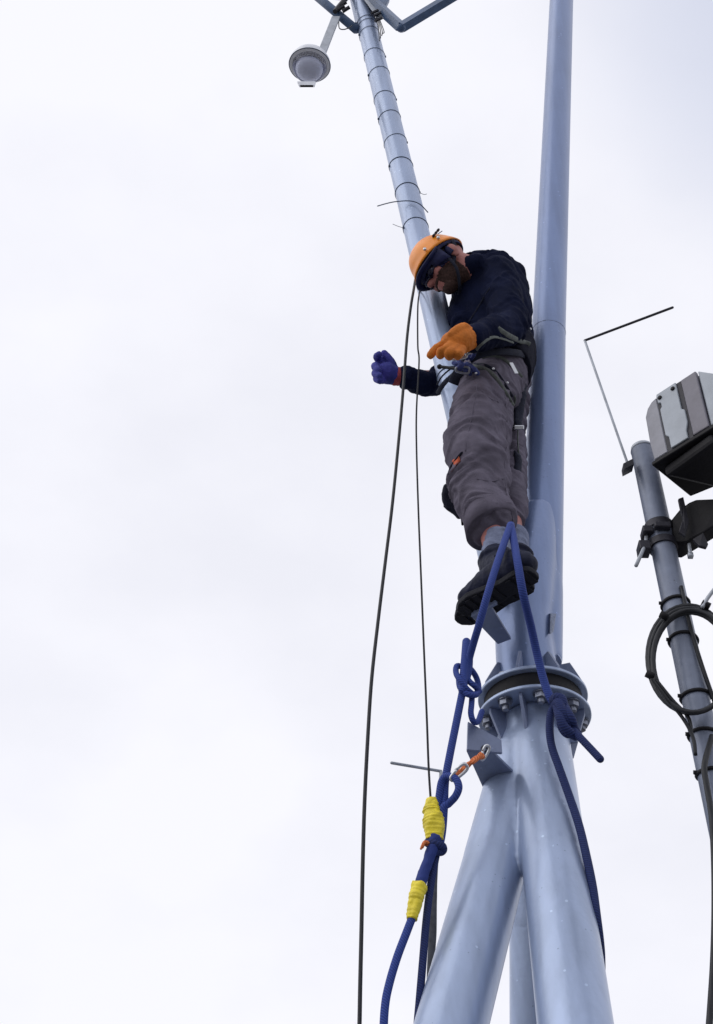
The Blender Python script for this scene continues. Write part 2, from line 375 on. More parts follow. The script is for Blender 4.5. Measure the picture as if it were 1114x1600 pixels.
# cable ties on left pole
def on_left(py):
    lo, hi = 0.0, 1.0
    for _ in range(40):
        m_ = (lo+hi)/2; p = LP0.lerp(LP2, m_); v = ROT.transposed() @ (p-Vector((0,0,CAMZ))); y = H0/2 + F*v.y/v.z
        if y > py: lo = m_
        else: hi = m_
    return LP0.lerp(LP2, m_)
for i, y in enumerate((38, 44, 56, 90, 119, 157, 187, 224, 261, 302, 357, 590)):
    c = on_left(y); tilt = Vector((random.uniform(-.12,.12), random.uniform(-.10,.10), 0))
    b = bmesh.new(); ring(b, c, ld.normalized()+tilt, .0508 if y<400 else .0518, .0011 if y<250 else .0018, seg=48, s2=6, flat=1.4)
    x, yv = frame(ld); side = 1 if i%2 else -1
    s = c + CX*side*.050 + CZ*.012
    box(b, s, CX*.004, CY*.004, CZ*.004)
    dd = (CX*side*random.uniform(.6,1)+CY*random.uniform(-.5,.5)+CZ*.2).normalized()
    if i in (9,10): tube(b, spline([s, s+dd*.02, s+dd*random.uniform(.03,.05)+CY*random.uniform(-.01,.01)],5), .0012 if y>250 else .0008, seg=6)
    o = obj('cable_tie', b, 'tie', mast)
# the long loose tail
rope('cable_tie', [(668,332,2.985),(655,319,2.968),(640,314,2.965),(618,315,2.975),(603,318,2.97),(589,322,2.96)], .0022, 'tie', mast)
rope('cable_tie', [(677,371,3.03),(683,366,3.03),(690,361,3.03)], .0018, 'tie', mast)

# step brackets (steel angle)
def bracket(c4, h, up, hole=None):
    q = [PH(x, y, h) for x, y in c4]             # near-left, far-left, far-right, near-right
    b = bmesh.new(); prism(b, q, Vector((0,0,.009))); o = obj('step_bracket', bevel(b,.001), 'mast2', mast, False)
    nl, nr = q[0], q[3]; d = (nr-nl).normalized(); nrm = Vector((d.y,-d.x,0)); nr2 = nl + d*((nr-nl).length+.02)
    b = bmesh.new(); prism(b, [nl+Vector((0,0,-.0)), nr2, nr2+Vector((0,0,up*.45)), nl+Vector((0,0,up))+d*.006], -nrm*.009 if nrm.y>0 else nrm*.009); bevel(b,.001)
    obj('upright_plate', b, 'mast2', o, False)
    return o, q
o1, q1 = bracket([(728,1174),(756,1236),(806,1212),(771,1178)], 3.365, .085)
b = bmesh.new(); c = P(757,1170,q1[0].y-.006); ring(b, c, Vector((0,1,0)), .008, .003, seg=20); obj('eye_hole', b, 'dark', o1)
o2, q2 = bracket([(738,966),(777,1007),(798,999),(768,950)], 3.80, .03)
# small lug on right pole
b = bmesh.new(); prism(b, [P(857,958,3.0),P(866,958,3.01),P(862,985,3.0),P(856,990,2.98)], CZ*.03); obj('lug', bevel(b,.001), 'weld', mast, False)

# top of left pole: cross arms, bracket plate
arms = []
def arm(px, r, m, par=mast, name='cross_arm', seg=28, n=1):
    return obj(name, T([P(*p) for p in px], r, seg=seg, round_=False), m, par)
arm([(430,-62,3.04),(500,-2,3.03),(557,46,3.02)], .0215, 'arm')
b = bmesh.new()
tube(b, [P(570,-8,2.97), P(626,43,2.93)], .029, seg=4, ref=CZ); tube(b, [P(626,43,2.93), P(800,-62,2.80)], .027, seg=4, ref=CZ)
ball(b, P(626,43,2.93), .024, seg=10)
obj('cross_arm', b, 'arm', mast, 'auto')
b = bmesh.new(); prism(b, [P(548,-30,2.96),P(574,-30,2.96),P(600,28,2.95),P(590,30,2.95)], CZ*-.008); obj('bracket_plate', bevel(b,.001), 'galv', mast, False)
b = bmesh.new(); prism(b, [P(572,-40,2.99),P(612,-40,2.99),P(608,-4,2.98),P(597,18,2.98),P(588,26,2.98)], CZ*-.06); obj('clamp_block', bevel(b,.002), 'arm', mast, False)
b = bmesh.new()
for (x,y) in ((584,18),(590,30),(588,22)): tube(b, [P(x-5,y+3,2.945),P(x+6,y-2,2.94)], .008, seg=6)
for (x,y) in ((536,6),(541,14),(533,12)): tube(b, [P(x-5,y+4,2.99),P(x+6,y-3,2.97)], .010, seg=6)
tube(b, [P(546,-8,2.99), P(524,18,2.99)], .013, seg=6)
split('clamp_bolt', b, 'dark', mast, 'auto')
b = bmesh.new()
for k in range(4):
    x0 = 586+k*1.8
    tube(b, spline([P(x0,28,2.95),P(x0+4,38,2.94),P(x0+5+k,50,2.94),P(x0+6,64-k*4,2.95)],6), .0022, seg=8)
tube(b, spline([P(530,34,2.98),P(531,44,2.97),P(538,46,2.97),P(547,43,2.98),P(551,40,2.99)],6), .0028, seg=8)
split('loose_wire', b, 'cable', mast)
# wires taped along the pole head
b = bmesh.new(); prism(b, [P(540,-40,3.0),P(556,-40,3.0),P(548,-6,3.0),P(530,-3,3.0),P(505,-6,3.0)], CZ*-.03); obj('bracket_plate', bevel(b,.002), 'galv', mast, False)

# ------------------------------------------------------------------ dome camera hanging from the arm
dc = thing('dome_camera', 'grey speed dome security camera hanging on a flat arm at the mast top', 'security camera', P(527,26,3.0))
b = bmesh.new(); a0, a1 = P(526,26,3.0), P(504,82,2.99); d = (a1-a0); xx = CX*.021; box(b, (a0+a1)/2, xx, d*.5, (ROT@Vector((0,0,1)))*.009)
obj('mounting_arm', bevel(b,.002), 'galv', dc, False)
cc = P(485,99,2.98); dax = (P(479,112,2.98)-P(486,90,2.98)).normalized()      # axis hangs down
dn = (Vector((0,0,-1))*.8 + CX*-.05 + CY*-.25).normalized()
zz = frame(dn)
b = bmesh.new(); tube(b, [cc-dn*.055, cc-dn*.052, cc-dn*.03, cc-dn*.005, cc+dn*.014, cc+dn*.018], [.03,.055,.083,.094,.096,.090], seg=56); obj('housing', b, 'white', dc, 'auto')
b = bmesh.new(); ring(b, cc+dn*.014, dn, .0955, .0022, seg=64); obj('rim_seal', b, 'tie', dc)
b = bmesh.new(); tube(b, [cc+dn*.0185+dn*.075*math.sin(R(a)) for a in range(0,91,9)], [max(.001,.080*math.cos(R(a))) for a in range(0,91,9)], seg=48); obj('dome_cover', b, 'dome', dc)
lc = cc+dn*.03
b = bmesh.new(); tube(b, [cc+dn*.019, cc+dn*.03, cc+dn*.045, cc+dn*.058, cc+dn*.068, cc+dn*.073], [.056,.060,.058,.048,.030,.008], seg=40); obj('camera_module', b, 'white', dc)
b = bmesh.new(); prism(b, [P(465,127,2.95),P(494,127,2.95),P(492,133,2.95),P(468,133,2.95)], CZ*-.03); obj('cable_gland', bevel(b,.001), 'white', dc, False)
b = bmesh.new(); tube(b, [P(470,134.5,2.95),P(490,134.5,2.95)], .005, seg=8); obj('gland_screw', b, 'black', dc)

# ------------------------------------------------------------------ the climber
man = thing('person', 'climber in orange helmet, navy jacket and grey work trousers wedged between the two mast poles', 'person', PH(785,925,3.812))
HEAD = P(693, 414, 2.85)
crown = ROT @ Vector((-.72,.56,-.40)).normalized()
face0 = ROT @ Vector((-.50,-.74,.45)); face = (face0 - crown*face0.dot(crown)).normalized(); ear = face.cross(crown).normalized()   # +ear: side
if (ear.dot(CZ) < 0): ear = -ear
HM = Matrix((ear, face, crown)).transposed()         # columns: x=near ear, y=face, z=crown
def h(x, y, z): return HEAD + HM @ Vector((x,y,z))
Z = Vector((0,0,1))
J = dict(pelvis=P(772,572,2.97), waist=P(781,540,2.98), chest=P(765,465,2.95), neck=P(735,428,2.92),
         shN=P(776,430,2.85), elN=P(797,512,2.80), wrN=P(741,528,2.69),
         shF=P(735,452,3.06), elF=P(712,575,3.18), wrF=P(628,589,3.10),
         hipN=P(760,588,2.92), knN=P(745,712,2.87), anN=P(775,866,2.81),
         hipF=P(797,592,3.03), knF=P(798,720,3.01), anF=P(803,860,2.90))
FH2 = 3.812                                   # level the boots stand on
tdir = (PH(725,955,FH2)-PH(838,895,FH2)); tdir.z=0; tdir.normalize()
handN = [  # near hand: palm + fingers (px,py,D)
 ('p', [(739,529,2.69),(722,532,2.67),(706,536,2.66)], [.030,.040,.036]),
 ('f', [(708,528,2.66),(692,538,2.65),(680,545,2.66),(672,555,2.67)], [.0125,.012,.0115,.0105]),
 ('f', [(708,536,2.65),(696,545,2.635),(688,549,2.64),(687,555,2.655)], [.013,.0125,.012,.011]),
 ('f', [(712,542,2.65),(704,549,2.635),(700,552,2.635),(701,557,2.65)], [.013,.0125,.012,.011]),
 ('f', [(721,546,2.65),(716,553,2.64),(713,553,2.64),(714,557,2.65)], [.0125,.012,.011,.010]),
 ('f', [(731,518,2.66),(724,512,2.64),(712,517,2.63),(703,524,2.63)], [.015,.0145,.013,.011])]
handF = [
 ('p', [(625,588,3.10),(613,586,3.09),(603,583,3.08)], [.026,.034,.038]),
 ('f', [(600,573,3.08),(593,565,3.07),(588,558,3.05),(591,554,3.03)], [.0125,.012,.0115,.0105]),
 ('f', [(595,577,3.08),(588,572,3.07),(585,573,3.04),(590,579,3.02)], [.0125,.0125,.012,.011]),
 ('f', [(595,586,3.08),(588,583,3.07),(586,584,3.04),(592,588,3.02)], [.0125,.0125,.012,.011]),
 ('f', [(597,594,3.08),(591,592,3.07),(588,592,3.05),(593,595,3.03)], [.012,.012,.0115,.010]),
 ('f', [(614,582,3.08),(612,570,3.07),(607,561,3.06),(600,552,3.05)], [.017,.015,.012,.0105])]
def hand(bm, spec, grow=0, seg=14):
    for kind, pts, rad in spec:
        pp = spline([P(*p) for p in pts], 4); rr = lspline([r+grow for r in rad], 4)
        tube(bm, pp, rr, seg=seg, round_=True, flat=.62 if kind=='p' and False else 1.0)
def limbs(bm, names, rad, extra=None):
    pp = [J[n] for n in names]; tube(bm, spline(pp,5), lspline(rad,5), seg=20, round_=True)
# body: one continuous surface
b = bmesh.new()
ball(b, h(0,-.008,.025), 1, HM, (.075,.092,.086)); ball(b, h(0,.03,-.045), 1, HM, (.057,.062,.062))
ball(b, h(0,.062,-.085), 1, HM, (.032,.030,.024)); ball(b, h(0,.090,-.022), 1, HM, (.014,.022,.017))
tube(b, [h(0,.078,.02), h(0,.092,-.010), h(0,.104,-.026)], [.009,.011,.013], seg=10, round_=True)   # nose
for s in (-1,1):
    ball(b, h(s*.038,.062,-.03), 1, HM, (.024,.022,.02)); ball(b, h(s*.03,.072,.026), 1, HM, (.026,.012,.009))
    ball(b, h(s*.078,-.016,-.026), 1, HM, (.010,.018,.031)); ball(b, h(s*.087,-.022,-.020), 1, HM, (.006,.014,.022)); ball(b, h(s*.030,.076,-.003), 1, HM, (.014,.010,.010))
ball(b, h(0,.083,-.057), 1, HM, (.025,.013,.006)); ball(b, h(0,.081,-.068), 1, HM, (.022,.013,.007))
tube(b, spline([h(0,-.02,-.03), h(0,-.035,-.09), J['neck'], J['chest'].lerp(J['neck'],.6)],4), lspline([.058,.056,.062,.085],4), seg=20, round_=True)
tube(b, spline([J['chest'].lerp(J['neck'],.45), J['chest'], J['waist'], J['pelvis']],5), lspline([.10,.125,.11,.12],5), seg=24, round_=True)
limbs(b, ['chest','shN'], [.09,.06]); limbs(b, ['chest','shF'], [.09,.06])
limbs(b, ['shN','elN','wrN'], [.052,.042,.028]); limbs(b, ['shF','elF','wrF'], [.046,.026,.024])
limbs(b, ['pelvis','hipN','knN','anN'], [.085,.072,.055,.033]); limbs(b, ['pelvis','hipF','knF','anF'], [.060,.030,.028,.026])
for an in ('anN','anF'):
    a = J[an]; 
    hl = PH(836,897,FH2+.004) if an=='anN' else PH(840,893,FH2+.03)+Vector((-.012,.055,0))
    tube(b, [a, hl+tdir*.06+Z*.06, hl+tdir*.12+Z*.048, hl+tdir*.19+Z*.036], [.024,.022,.022,.018], seg=14, round_=True)
hand(b, handN, -.003); hand(b, handF, -.003)
me = baked(b, .0038, 2); body = obj('body', me, 'skin', man)
def patch(name, cond, off, m, seed, rough):
    src = body.data; b_ = bmesh.new(); mp_ = {}
    HT = HM.transposed()
    for p_ in src.polygons:
        c_ = HT @ (p_.center - HEAD)
        if c_.length > .2 or not cond(c_): continue
        vs_ = []
        for vi in p_.vertices:
            if vi not in mp_:
                v_ = src.vertices[vi]; q_ = v_.co
                mp_[vi] = b_.verts.new(q_ + v_.normal*(off + rough*noise.noise(q_*150+Vector((seed,0,0)))))
            vs_.append(mp_[vi])
        b_.faces.new(vs_)
    o_ = obj(name, b_, m, man); so = o_.modifiers.new('s','SOLIDIFY'); so.thickness = off*1.3; so.offset = -1; return o_
M['stubble'] = mat('dark_stubble', (.060,.034,.030), .8, 0, .2, .4, 120, .8, 260)
patch('beard', lambda c: c.z < -.040-.12*max(0,.035-c.y)*0 and c.z > -.13 and c.y > -.004 and c.z < -.030-.35*max(0,.03-c.y)+.0 and not (abs(c.x) < .023 and c.y > .075 and -.076 < c.z < -.050), .0022, 'stubble', 2, .0012)
patch('hair', lambda c: c.z > .0 and (c.y < .01 or c.z > .055), .006, 'hair', 5, .004)
patch('face_shade_patch', lambda c: c.z > -.034-.15*max(0,c.y-.03) and c.y > -.012 and not (c.y > .058 and c.z < .016), .0045, 'liner', 4, .0015)  # navy patch added over temples and cheeks to darken the shaded face
patch('goggles', lambda c: -.018 < c.z < .022 and c.y > .052 and abs(c.x) < .064, .0075, 'goggle', 4, .0)
for s_ in (-1,1): patch('eyebrow', lambda c: .022 < c.z < .034 and .012 < c.x*s_ < .052 and c.y > .05, .003, 'hair', 7, .001)
# eyes
b = bmesh.new()
for s in (-1,1): ball(b, h(s*.030,.074,.008), .0115)
split('eye', b, 'alu', man)
# hair and stubble

# jacket
b = bmesh.new()
tube(b, spline([P(742,432,2.92), P(757,440,2.93), P(765,470,2.95), P(776,515,2.97), P(781,552,2.97)],5), lspline([.075,.118,.135,.125,.118],5), seg=28, round_=True)
tube(b, spline([P(738,428,2.92), P(750,418,2.90), P(772,416,2.88), P(790,430,2.92)],5), lspline([.055,.062,.062,.075],5), seg=20, round_=True)
tube(b, spline([P(793,440,2.93), P(799,480,2.95), P(804,530,2.98)],5), lspline([.07,.072,.068],5), seg=20, round_=True)
limbs(b, ['shN','elN'], [.072,.060]); tube(b, spline([J['elN'], J['elN'].lerp(J['wrN'],.5), J['wrN'].lerp(J['elN'],-.02)],5), lspline([.060,.058,.047],5), seg=20, round_=True)
limbs(b, ['chest','shF'], [.10,.075]); limbs(b, ['shF','elF'], [.072,.06])
tube(b, spline([P(722,470,2.98),P(716,487,2.97),P(726,505,2.94)],4), lspline([.042,.045,.05],4), seg=16, round_=True)
tube(b, spline([J['elF'], P(675,601,3.14), P(650,596,3.12), P(634,590,3.10)],5), lspline([.058,.050,.047,.040],5), seg=20, round_=True)
tube(b, spline([h(.004,-.046,-.066), h(0,-.045,-.085), J['neck'].lerp(h(0,-.05,-.1),.5), J['neck']],4), lspline([.064,.067,.070,.08],4), seg=20)   # collar
me = baked(b, .006, 6); folds(me, Vector((.25,.1,1)), .009, 11, 4, 2); folds(me, Vector((.9,0,.4)), .004, 24, 8, 9)
obj('jacket', me, 'jacket', man)
# pocket, cuff, seam details
b = bmesh.new(); cdir = (J['wrF']-P(675,601,3.14)).normalized(); ring(b, P(634,590,3.10), cdir, .034, .011, 32, 10, 1.4); me = baked(b,.003,2); folds(me, cdir, .002, 30, 60, 1); obj('jacket_cuff', me, 'jacket', man)
# gloves
b = bmesh.new(); hand(b, handN, .0025, 16)
tube(b, spline([P(731,529,2.69),P(727,529,2.685),P(722,530,2.68)],4), lspline([.040,.043,.041],4), seg=20, round_=True)
tube(b, spline([P(722,530,2.67),P(712,534,2.66),P(706,540,2.66)],4), lspline([.042,.038,.032],4), seg=20, round_=True)
me = baked(b, .003, 2); folds(me, CX, .0016, 50, 30, 6); og = obj('glove', me, 'oglove', man); b = bmesh.new(); gd=(P(741,529,2.70)-P(731,529,2.69)).normalized(); ring(b, P(738,529,2.695), gd, .043, .005, 32, 8, 1.5); obj('glove_cuff', b, 'web', og); og['label'] = 'orange rubber-coated glove'
b = bmesh.new(); hand(b, handF, .0025, 16); me = baked(b, .003, 2); folds(me, CX, .0012, 60, 40, 5); bg_ = obj('glove', me, 'bglove', man); bg_['label'] = 'blue knitted glove'
b = bmesh.new(); tube(b, spline([P(634,590,3.10),P(626,588,3.10),P(619,588,3.095)],4), lspline([.031,.031,.036],4), seg=24, round_=True)
me = baked(b,.003,1); folds(me, CX, .0025, 70, 10, 5); obj('glove_cuff', me, 'rglove', bg_)

# trousers
b = bmesh.new()
tube(b, spline([P(782,556,2.97), P(772,585,2.95), P(764,612,2.92)],5), lspline([.115,.118,.105],5), seg=28, round_=True)
tube(b, spline([P(756,602,2.90), P(752,640,2.885), P(745,690,2.87), P(744,725,2.86), P(753,775,2.85), P(765,812,2.825)],6), lspline([.084,.097,.105,.102,.090,.078],6), seg=28, round_=True)
tube(b, spline([P(790,575,3.0), P(797,610,3.04), P(797,670,3.04), P(798,740,3.0), P(801,812,2.94)],6), lspline([.092,.070,.050,.047,.046],6), seg=24, round_=True)
me = baked(b, .0045, 4); lax = (P(745,690,2.87)-P(766,818,2.82))
folds(me, lax+Vector((.1,0,0)), .0145, 11, 2.8, 0); folds(me, lax+Vector((.3,0,0)), .0042, 26, 6, 7)
b = bmesh.new(); c0, c1 = P(763,800,2.83), P(768,826,2.82); dd=(c1-c0)
pp=[c0, c0.lerp(c1,.5), c1, c1+dd*.02, c1, c0.lerp(c1,.5), c0]; tube(b, pp, [.079,.081,.080,.078,.074,.073,.070], seg=40, cap=False)
bm2 = join(me, b)
for v in bm2.verts:      # hem cut is slanted and wavy
    t = (v.co-c0).dot(dd)/dd.length_squared
    if t > .5 and (v.co-c1).length < .13:
        k = min(1,(t-.5)*2); v.co += dd.normalized()*k*(-(v.co-c1).dot(CX)*.35 + .003*math.sin(v.co.x*90))
tr = obj('trousers', bm2, 'trouser', man)
# knee tear showing orange lining, crease and dark cuff lining
def on_surf(o, px, py, off=.002):
    r = ray(px,py).normalized(); hit, loc, nrm, i = o.ray_cast(o.matrix_world.inverted() @ Vector((0,0,CAMZ)) if False else Vector((0,0,CAMZ)), r)
    return (loc - r*off) if hit else None
bpy.context.view_layer.update()
b = bmesh.new(); poly = [on_surf(tr, x, y, .0035) for x,y in ((706,719),(716,712),(719,720),(712,727),(704,738),(702,733))]
if all(poly):
    c = sum(poly, Vector())/len(poly); cv = b.verts.new(c - CZ*-.003); vs=[b.verts.new(p) for p in poly]
    for i in range(len(vs)): b.faces.new((cv, vs[i], vs[(i+1)%len(vs)]))
    ex = bmesh.ops.extrude_face_region(b, geom=b.faces[:]); bmesh.ops.translate(b, vec=-CZ*.006, verts=[v for v in ex['geom'] if isinstance(v, bmesh.types.BMVert)])
    bmesh.ops.recalc_face_normals(b, faces=b.faces); obj('knee_patch', b, 'patch', tr)
crv = [on_surf(tr, x, y, .001) for x,y in ((722,706),(714,716),(705,728),(700,741))]
if all(crv): obj('knee_crease', T(spline(crv,5), [.002]+[.0045]*14+[.002], seg=8), 'trouser2', tr)
# dark shirt tail between jacket and trousers
b = bmesh.new(); tube(b, spline([P(784,535,2.97), P(779,556,2.965), P(775,580,2.95)],5), lspline([.122,.131,.124],5), seg=28)
me = baked(b, .006, 4); folds(me, Z, .006, 14, 6, 4); obj('shirt', me, 'trouser2', man)
# socks
for (an, dd2) in (('anN',P(781,838,2.81)),('anF',P(802,835,2.91))):
    b = bmesh.new(); a=J[an]; tube(b, spline([dd2, dd2.lerp(a,.5), a, a+Vector((0,0,-.065))],5), lspline([.045,.044,.043,.044],5), seg=24)
    me = baked(b,.004,2); folds(me, a-dd2, .0035, 40, 10, 5); obj('sock', me, 'sock', man)
# boots
def boot(a, base, td):
    b = bmesh.new(); heel = base; up = Z; sd = Vector((td.y,-td.x,0))
    toe = heel + td*.262
    tube(b, spline([a-up*.022, a-up*.05, heel+td*.06+up*.055],5), lspline([.050,.051,.050],5), seg=24, round_=True)
    tube(b, spline([heel+td*.035+up*.05, heel+td*.10+up*.058, heel+td*.17+up*.048, heel+td*.212+up*.036],5), lspline([.040,.047,.043,.037],5), seg=20, round_=True)
    ball(b, heel+td*.212+up*.032, 1, Matrix((td, sd, up)).transposed(), (.046,.045,.031))
    ring(b, a-up*.022, (dd_:=(a+up*.1-a)), .047, .010, 32, 10)
    me = baked(b, .004, 3); folds(me, td+up*.5, .003, 26, 10, 3)
    o = obj('boot', me, 'boot', man)
    s = bmesh.new(); poly=[]; KS=.92
    prof = [(0,.0),(.004,.022),(.02,.034),(.06,.036),(.11,.031),(.17,.040),(.22,.046),(.26,.036),(.283,.016),(.286,0)]
    for x_, w_ in prof: poly.append(heel+td*x_*KS+sd*w_)
    for x_, w_ in reversed(prof[1:-1]): poly.append(heel+td*x_*KS-sd*w_)
    prism(s, poly, up*.018); bevel(s,.003,2)
    t = s
    for k in range(9):
        if 3 <= k <= 3: continue
        cpt = heel+td*(.022+.029*k)*KS-up*.0005; ww = (.028,.030,.028,.02,.026,.033,.038,.036,.026)[k]
        box(t, cpt, td*.008, sd*ww, up*.0035)
    obj('sole', t, 'sole', o, False)
    l = bmesh.new()
    for k in range(5):
        c_ = heel+td*(.115+.020*k*.6)+up*(.118-.014*k); tube(l, [c_-sd*.020, c_+td*.006+up*.004, c_+sd*.020], .0028, seg=8)
    split('lace', l, 'web', o)
    return o
base = PH(836,897,FH2+.004)
boot(J['anN'], base, tdir)
bf = PH(840,893,FH2+.03)+Vector((-.012,.055,0))
boot(J['anF'], bf, tdir)
b = bmesh.new(); tube(b, [P(750,913,2.80),P(737,914,2.79)], .006, seg=4); obj('boot_tab', b, 'black', man, False)

# harness: belt, leg loops, lanyard, carabiners
bpy.context.view_layer.update()
har = obj('harness_belt', T(spline([P(733,562,2.80),P(752,553,2.79),P(778,549,2.80),P(805,551,2.84),P(824,556,2.90)],6), .013, seg=14, flat=.35, ref=CZ), 'web', man)
def drape(name, px, r, m, flat=.4, off=.3):
    q = spline([Vector((a, c, d)) for a, c, d in px], 8); out_ = []
    dirs = []
    for v in q:
        rr = ray(v.x, v.y); best = None
        for o_ in COVER:
            hit, loc, nrm, i_ = o_.ray_cast(Vector((0,0,CAMZ)), rr.normalized())
            if hit and (best is None or loc.y < best.y): best = loc
        dirs.append(best.y if best else None)
    known = [d for d in dirs if d is not None]; base_ = sum(known)/len(known)
    last = base_; ys = []
    for d in dirs: last = d if d is not None else last; ys.append(last)
    ys = [sum(ys[max(0,i-2):i+3])/len(ys[max(0,i-2):i+3]) for i in range(len(ys))]
    pts_ = [P(v.x, v.y, min(y, ys[i]) - r*off) for i,(v,y) in enumerate(zip(q, ys))]
    return obj(name, T(pts_, r, seg=12, flat=flat, ref=CZ), m, har)
COVER = [o_ for o_ in man.children if o_.name.split('.')[0] in ('jacket','trousers','shirt')]
def strap(name, px, r, m, flat=.5):
    if name in ('waist_strap','leg_loop'): return drape(name, px, r, m)
    return obj(name, T(spline([P(*p) for p in px],7), r, seg=12, flat=flat, ref=CZ), m, har)
strap('waist_strap', [(739,552,2.76),(752,537,2.77),(768,527,2.79),(784,529,2.80),(801,535,2.80)], .0055, 'webg')
strap('waist_strap', [(777,513,2.75),(792,523,2.76),(808,531,2.78),(827,538,2.83)], .0085, 'webg')['label']='olive green strap across the lower back'
strap('leg_loop', [(752,558,2.78),(768,556,2.77),(786,561,2.78),(800,573,2.80),(815,590,2.86)], .006, 'webg')
strap('leg_loop', [(735,572,2.78),(756,576,2.76),(772,588,2.76),(784,605,2.775),(794,622,2.80),(800,633,2.84)], .007, 'webg')
strap('leg_loop', [(735,568,2.78),(758,571,2.765),(775,582,2.765),(789,602,2.79),(800,620,2.84)], .005, 'web')
strap('leg_loop', [(803,618,2.83),(804,626,2.83),(801,634,2.83)], .004, 'webg')
strap('lanyard', [(736,574,2.82),(716,580,2.88),(700,592,2.92),(690,603,2.93),(683,615,2.97)], .009, 'web')
strap('lanyard', [(720,577,2.84),(712,590,2.88),(708,600,2.90)], .020, 'web', .3)
strap('lanyard', [(686,573,2.87),(703,575,2.85),(722,578,2.83),(741,580,2.81)], .0055, 'black',1.0)

for nm_, pl_, pr_ in (('side_seam', [(786,606,0),(792,650,0),(791,700,0),(788,745,0),(796,790,0),(801,815,0)], .0022), ('side_seam', [(745,600,0),(738,640,0),(730,680,0),(726,705,0)], .0018), ('pocket_edge', [(752,610,0),(764,622,0),(778,628,0)], .0024), ('pocket_edge', [(744,748,0),(766,752,0),(786,748,0)], .0024)):
    q_ = drape(nm_, pl_, pr_, 'trouser', .6, .1); q_.parent = tr; q_.matrix_parent_inverse = Matrix.Translation(-full_loc(tr))
sm_ = drape('jacket_seam', [(766,448,0),(757,462,0),(742,487,0),(731,503,0)], .0028, 'web', .5, .2); sm_.parent = man; sm_.matrix_parent_inverse = Matrix.Translation(-full_loc(man))
b = bmesh.new(); ball(b, P(686,573,2.87), .009, seg=12); obj('strap_end', b, 'black', har)
strap('lanyard', [(682,601,2.99),(690,588,2.95),(704,576,2.93),(718,570,2.93)], .003, 'web',1.0)
b = bmesh.new()
for k in range(14):
    q = P(722+random.uniform(-9,16), 566+random.uniform(-9,12), 2.79+random.uniform(-.02,.02)); q2 = q + CX*random.uniform(-.03,.03)+CY*random.uniform(-.03,.02)+CZ*random.uniform(-.01,.01)
    tube(b, spline([q, (q+q2)/2+CZ*.015, q2],4), random.uniform(.005,.009), seg=10, round_=True)
me = baked(b,.0025,1); obj('knotted_webbing', me, 'webb', har)
def carab(c, ax, up, L_, W_, t, name, m, par):
    ax=ax.normalized(); up=(up-ax*up.dot(ax)).normalized(); sd=ax.cross(up); pp=[]
    for i in range(33):
        u=2*math.pi*i/32; x=math.cos(u); y=math.sin(u); s=(abs(x)**.6)*(1 if x>0 else -1); s2=(abs(y)**.8)*(1 if y>0 else -1)
        pp.append(c+sd*W_*s*(1+.25*s2)+up*L_*s2)
    return obj(name, T(pp, t, seg=10), m, par)
carab(P(729,547,2.74), CZ+CX*.3, CX*.8+CY*.75, .030, .012, .0045, 'carabiner', 'alu', har)
carab(P(716,557,2.75), CZ+CY*.3, CX+CY*.25, .026, .010, .004, 'carabiner', 'alu', har)
carab(P(722,578,2.77), CZ, CX+CY*-.1, .022, .010, .004, 'carabiner', 'bolt', har)
b = bmesh.new()
for (x,y,D) in ((792,598,2.80),(743,583,2.775),(828,514,2.80),(770,576,2.755)): ball(b, P(x,y,D), .0042, seg=10)
split('rivet', b, 'alu', har)
b = bmesh.new()
for k in range(6): box(b, P(798+k*1.6, 566+k*3.4, 2.785+k*.006), CX*.004, CY*.003, CZ*.002)
b2=bmesh.new(); box(b2, P(802,575,2.79), (P(807,584,2.80)-P(798,567,2.785))*.5, CX*.006, CZ*.002); b.free(); obj('buckle', bevel(b2,.0005), 'alu', har, False)
# tool pouch hanging behind the knee, on the far side of the pole
b = bmesh.new(); prism(b, [P(692,757,2.95),P(702,754,2.95),P(716,778,2.95),P(722,808,2.95),P(717,813,2.95),P(708,802,2.95),P(696,795,2.95),P(691,782,2.95)], CZ*-.06); bevel(b,.012,3)
me = baked(b,.004,2); folds(me, CY, .004, 22, 10, 2); obj('tool_pouch', me, 'trouser2', har)
b = bmesh.new(); tube(b, [P(720,800,2.94),P(722,820,2.94)], .004, seg=8); obj('pouch_strap', b, 'black', har)

def shade_mass(px, D, dep, m='trouser2', nm='far_leg_shade'):  # dark masses added where the far leg lies in shade
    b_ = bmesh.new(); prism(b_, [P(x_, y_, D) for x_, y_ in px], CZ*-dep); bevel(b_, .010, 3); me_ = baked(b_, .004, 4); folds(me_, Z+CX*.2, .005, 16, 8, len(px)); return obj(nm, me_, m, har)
shade_mass([(800,566),(822,562),(823,600),(821,640),(815,668),(803,664),(800,620)], 2.93, .07, 'web')
shade_mass([(803,700),(815,712),(816,760),(814,822),(804,838),(800,800)], 2.94, .05, 'web')
b = bmesh.new(); tube(b, spline([P(812,655,2.955), P(808,680,2.955), P(810,712,2.96)],5), .006, seg=10, flat=.4); obj('shade_link_strap', b, 'webg', har)  # strap and buckle added to link the two shade masses
b = bmesh.new(); box(b, P(810,668,2.93), CX*.016, CY*.007, CZ*.006); obj('buckle', bevel(b,.002), 'alu', har, False)
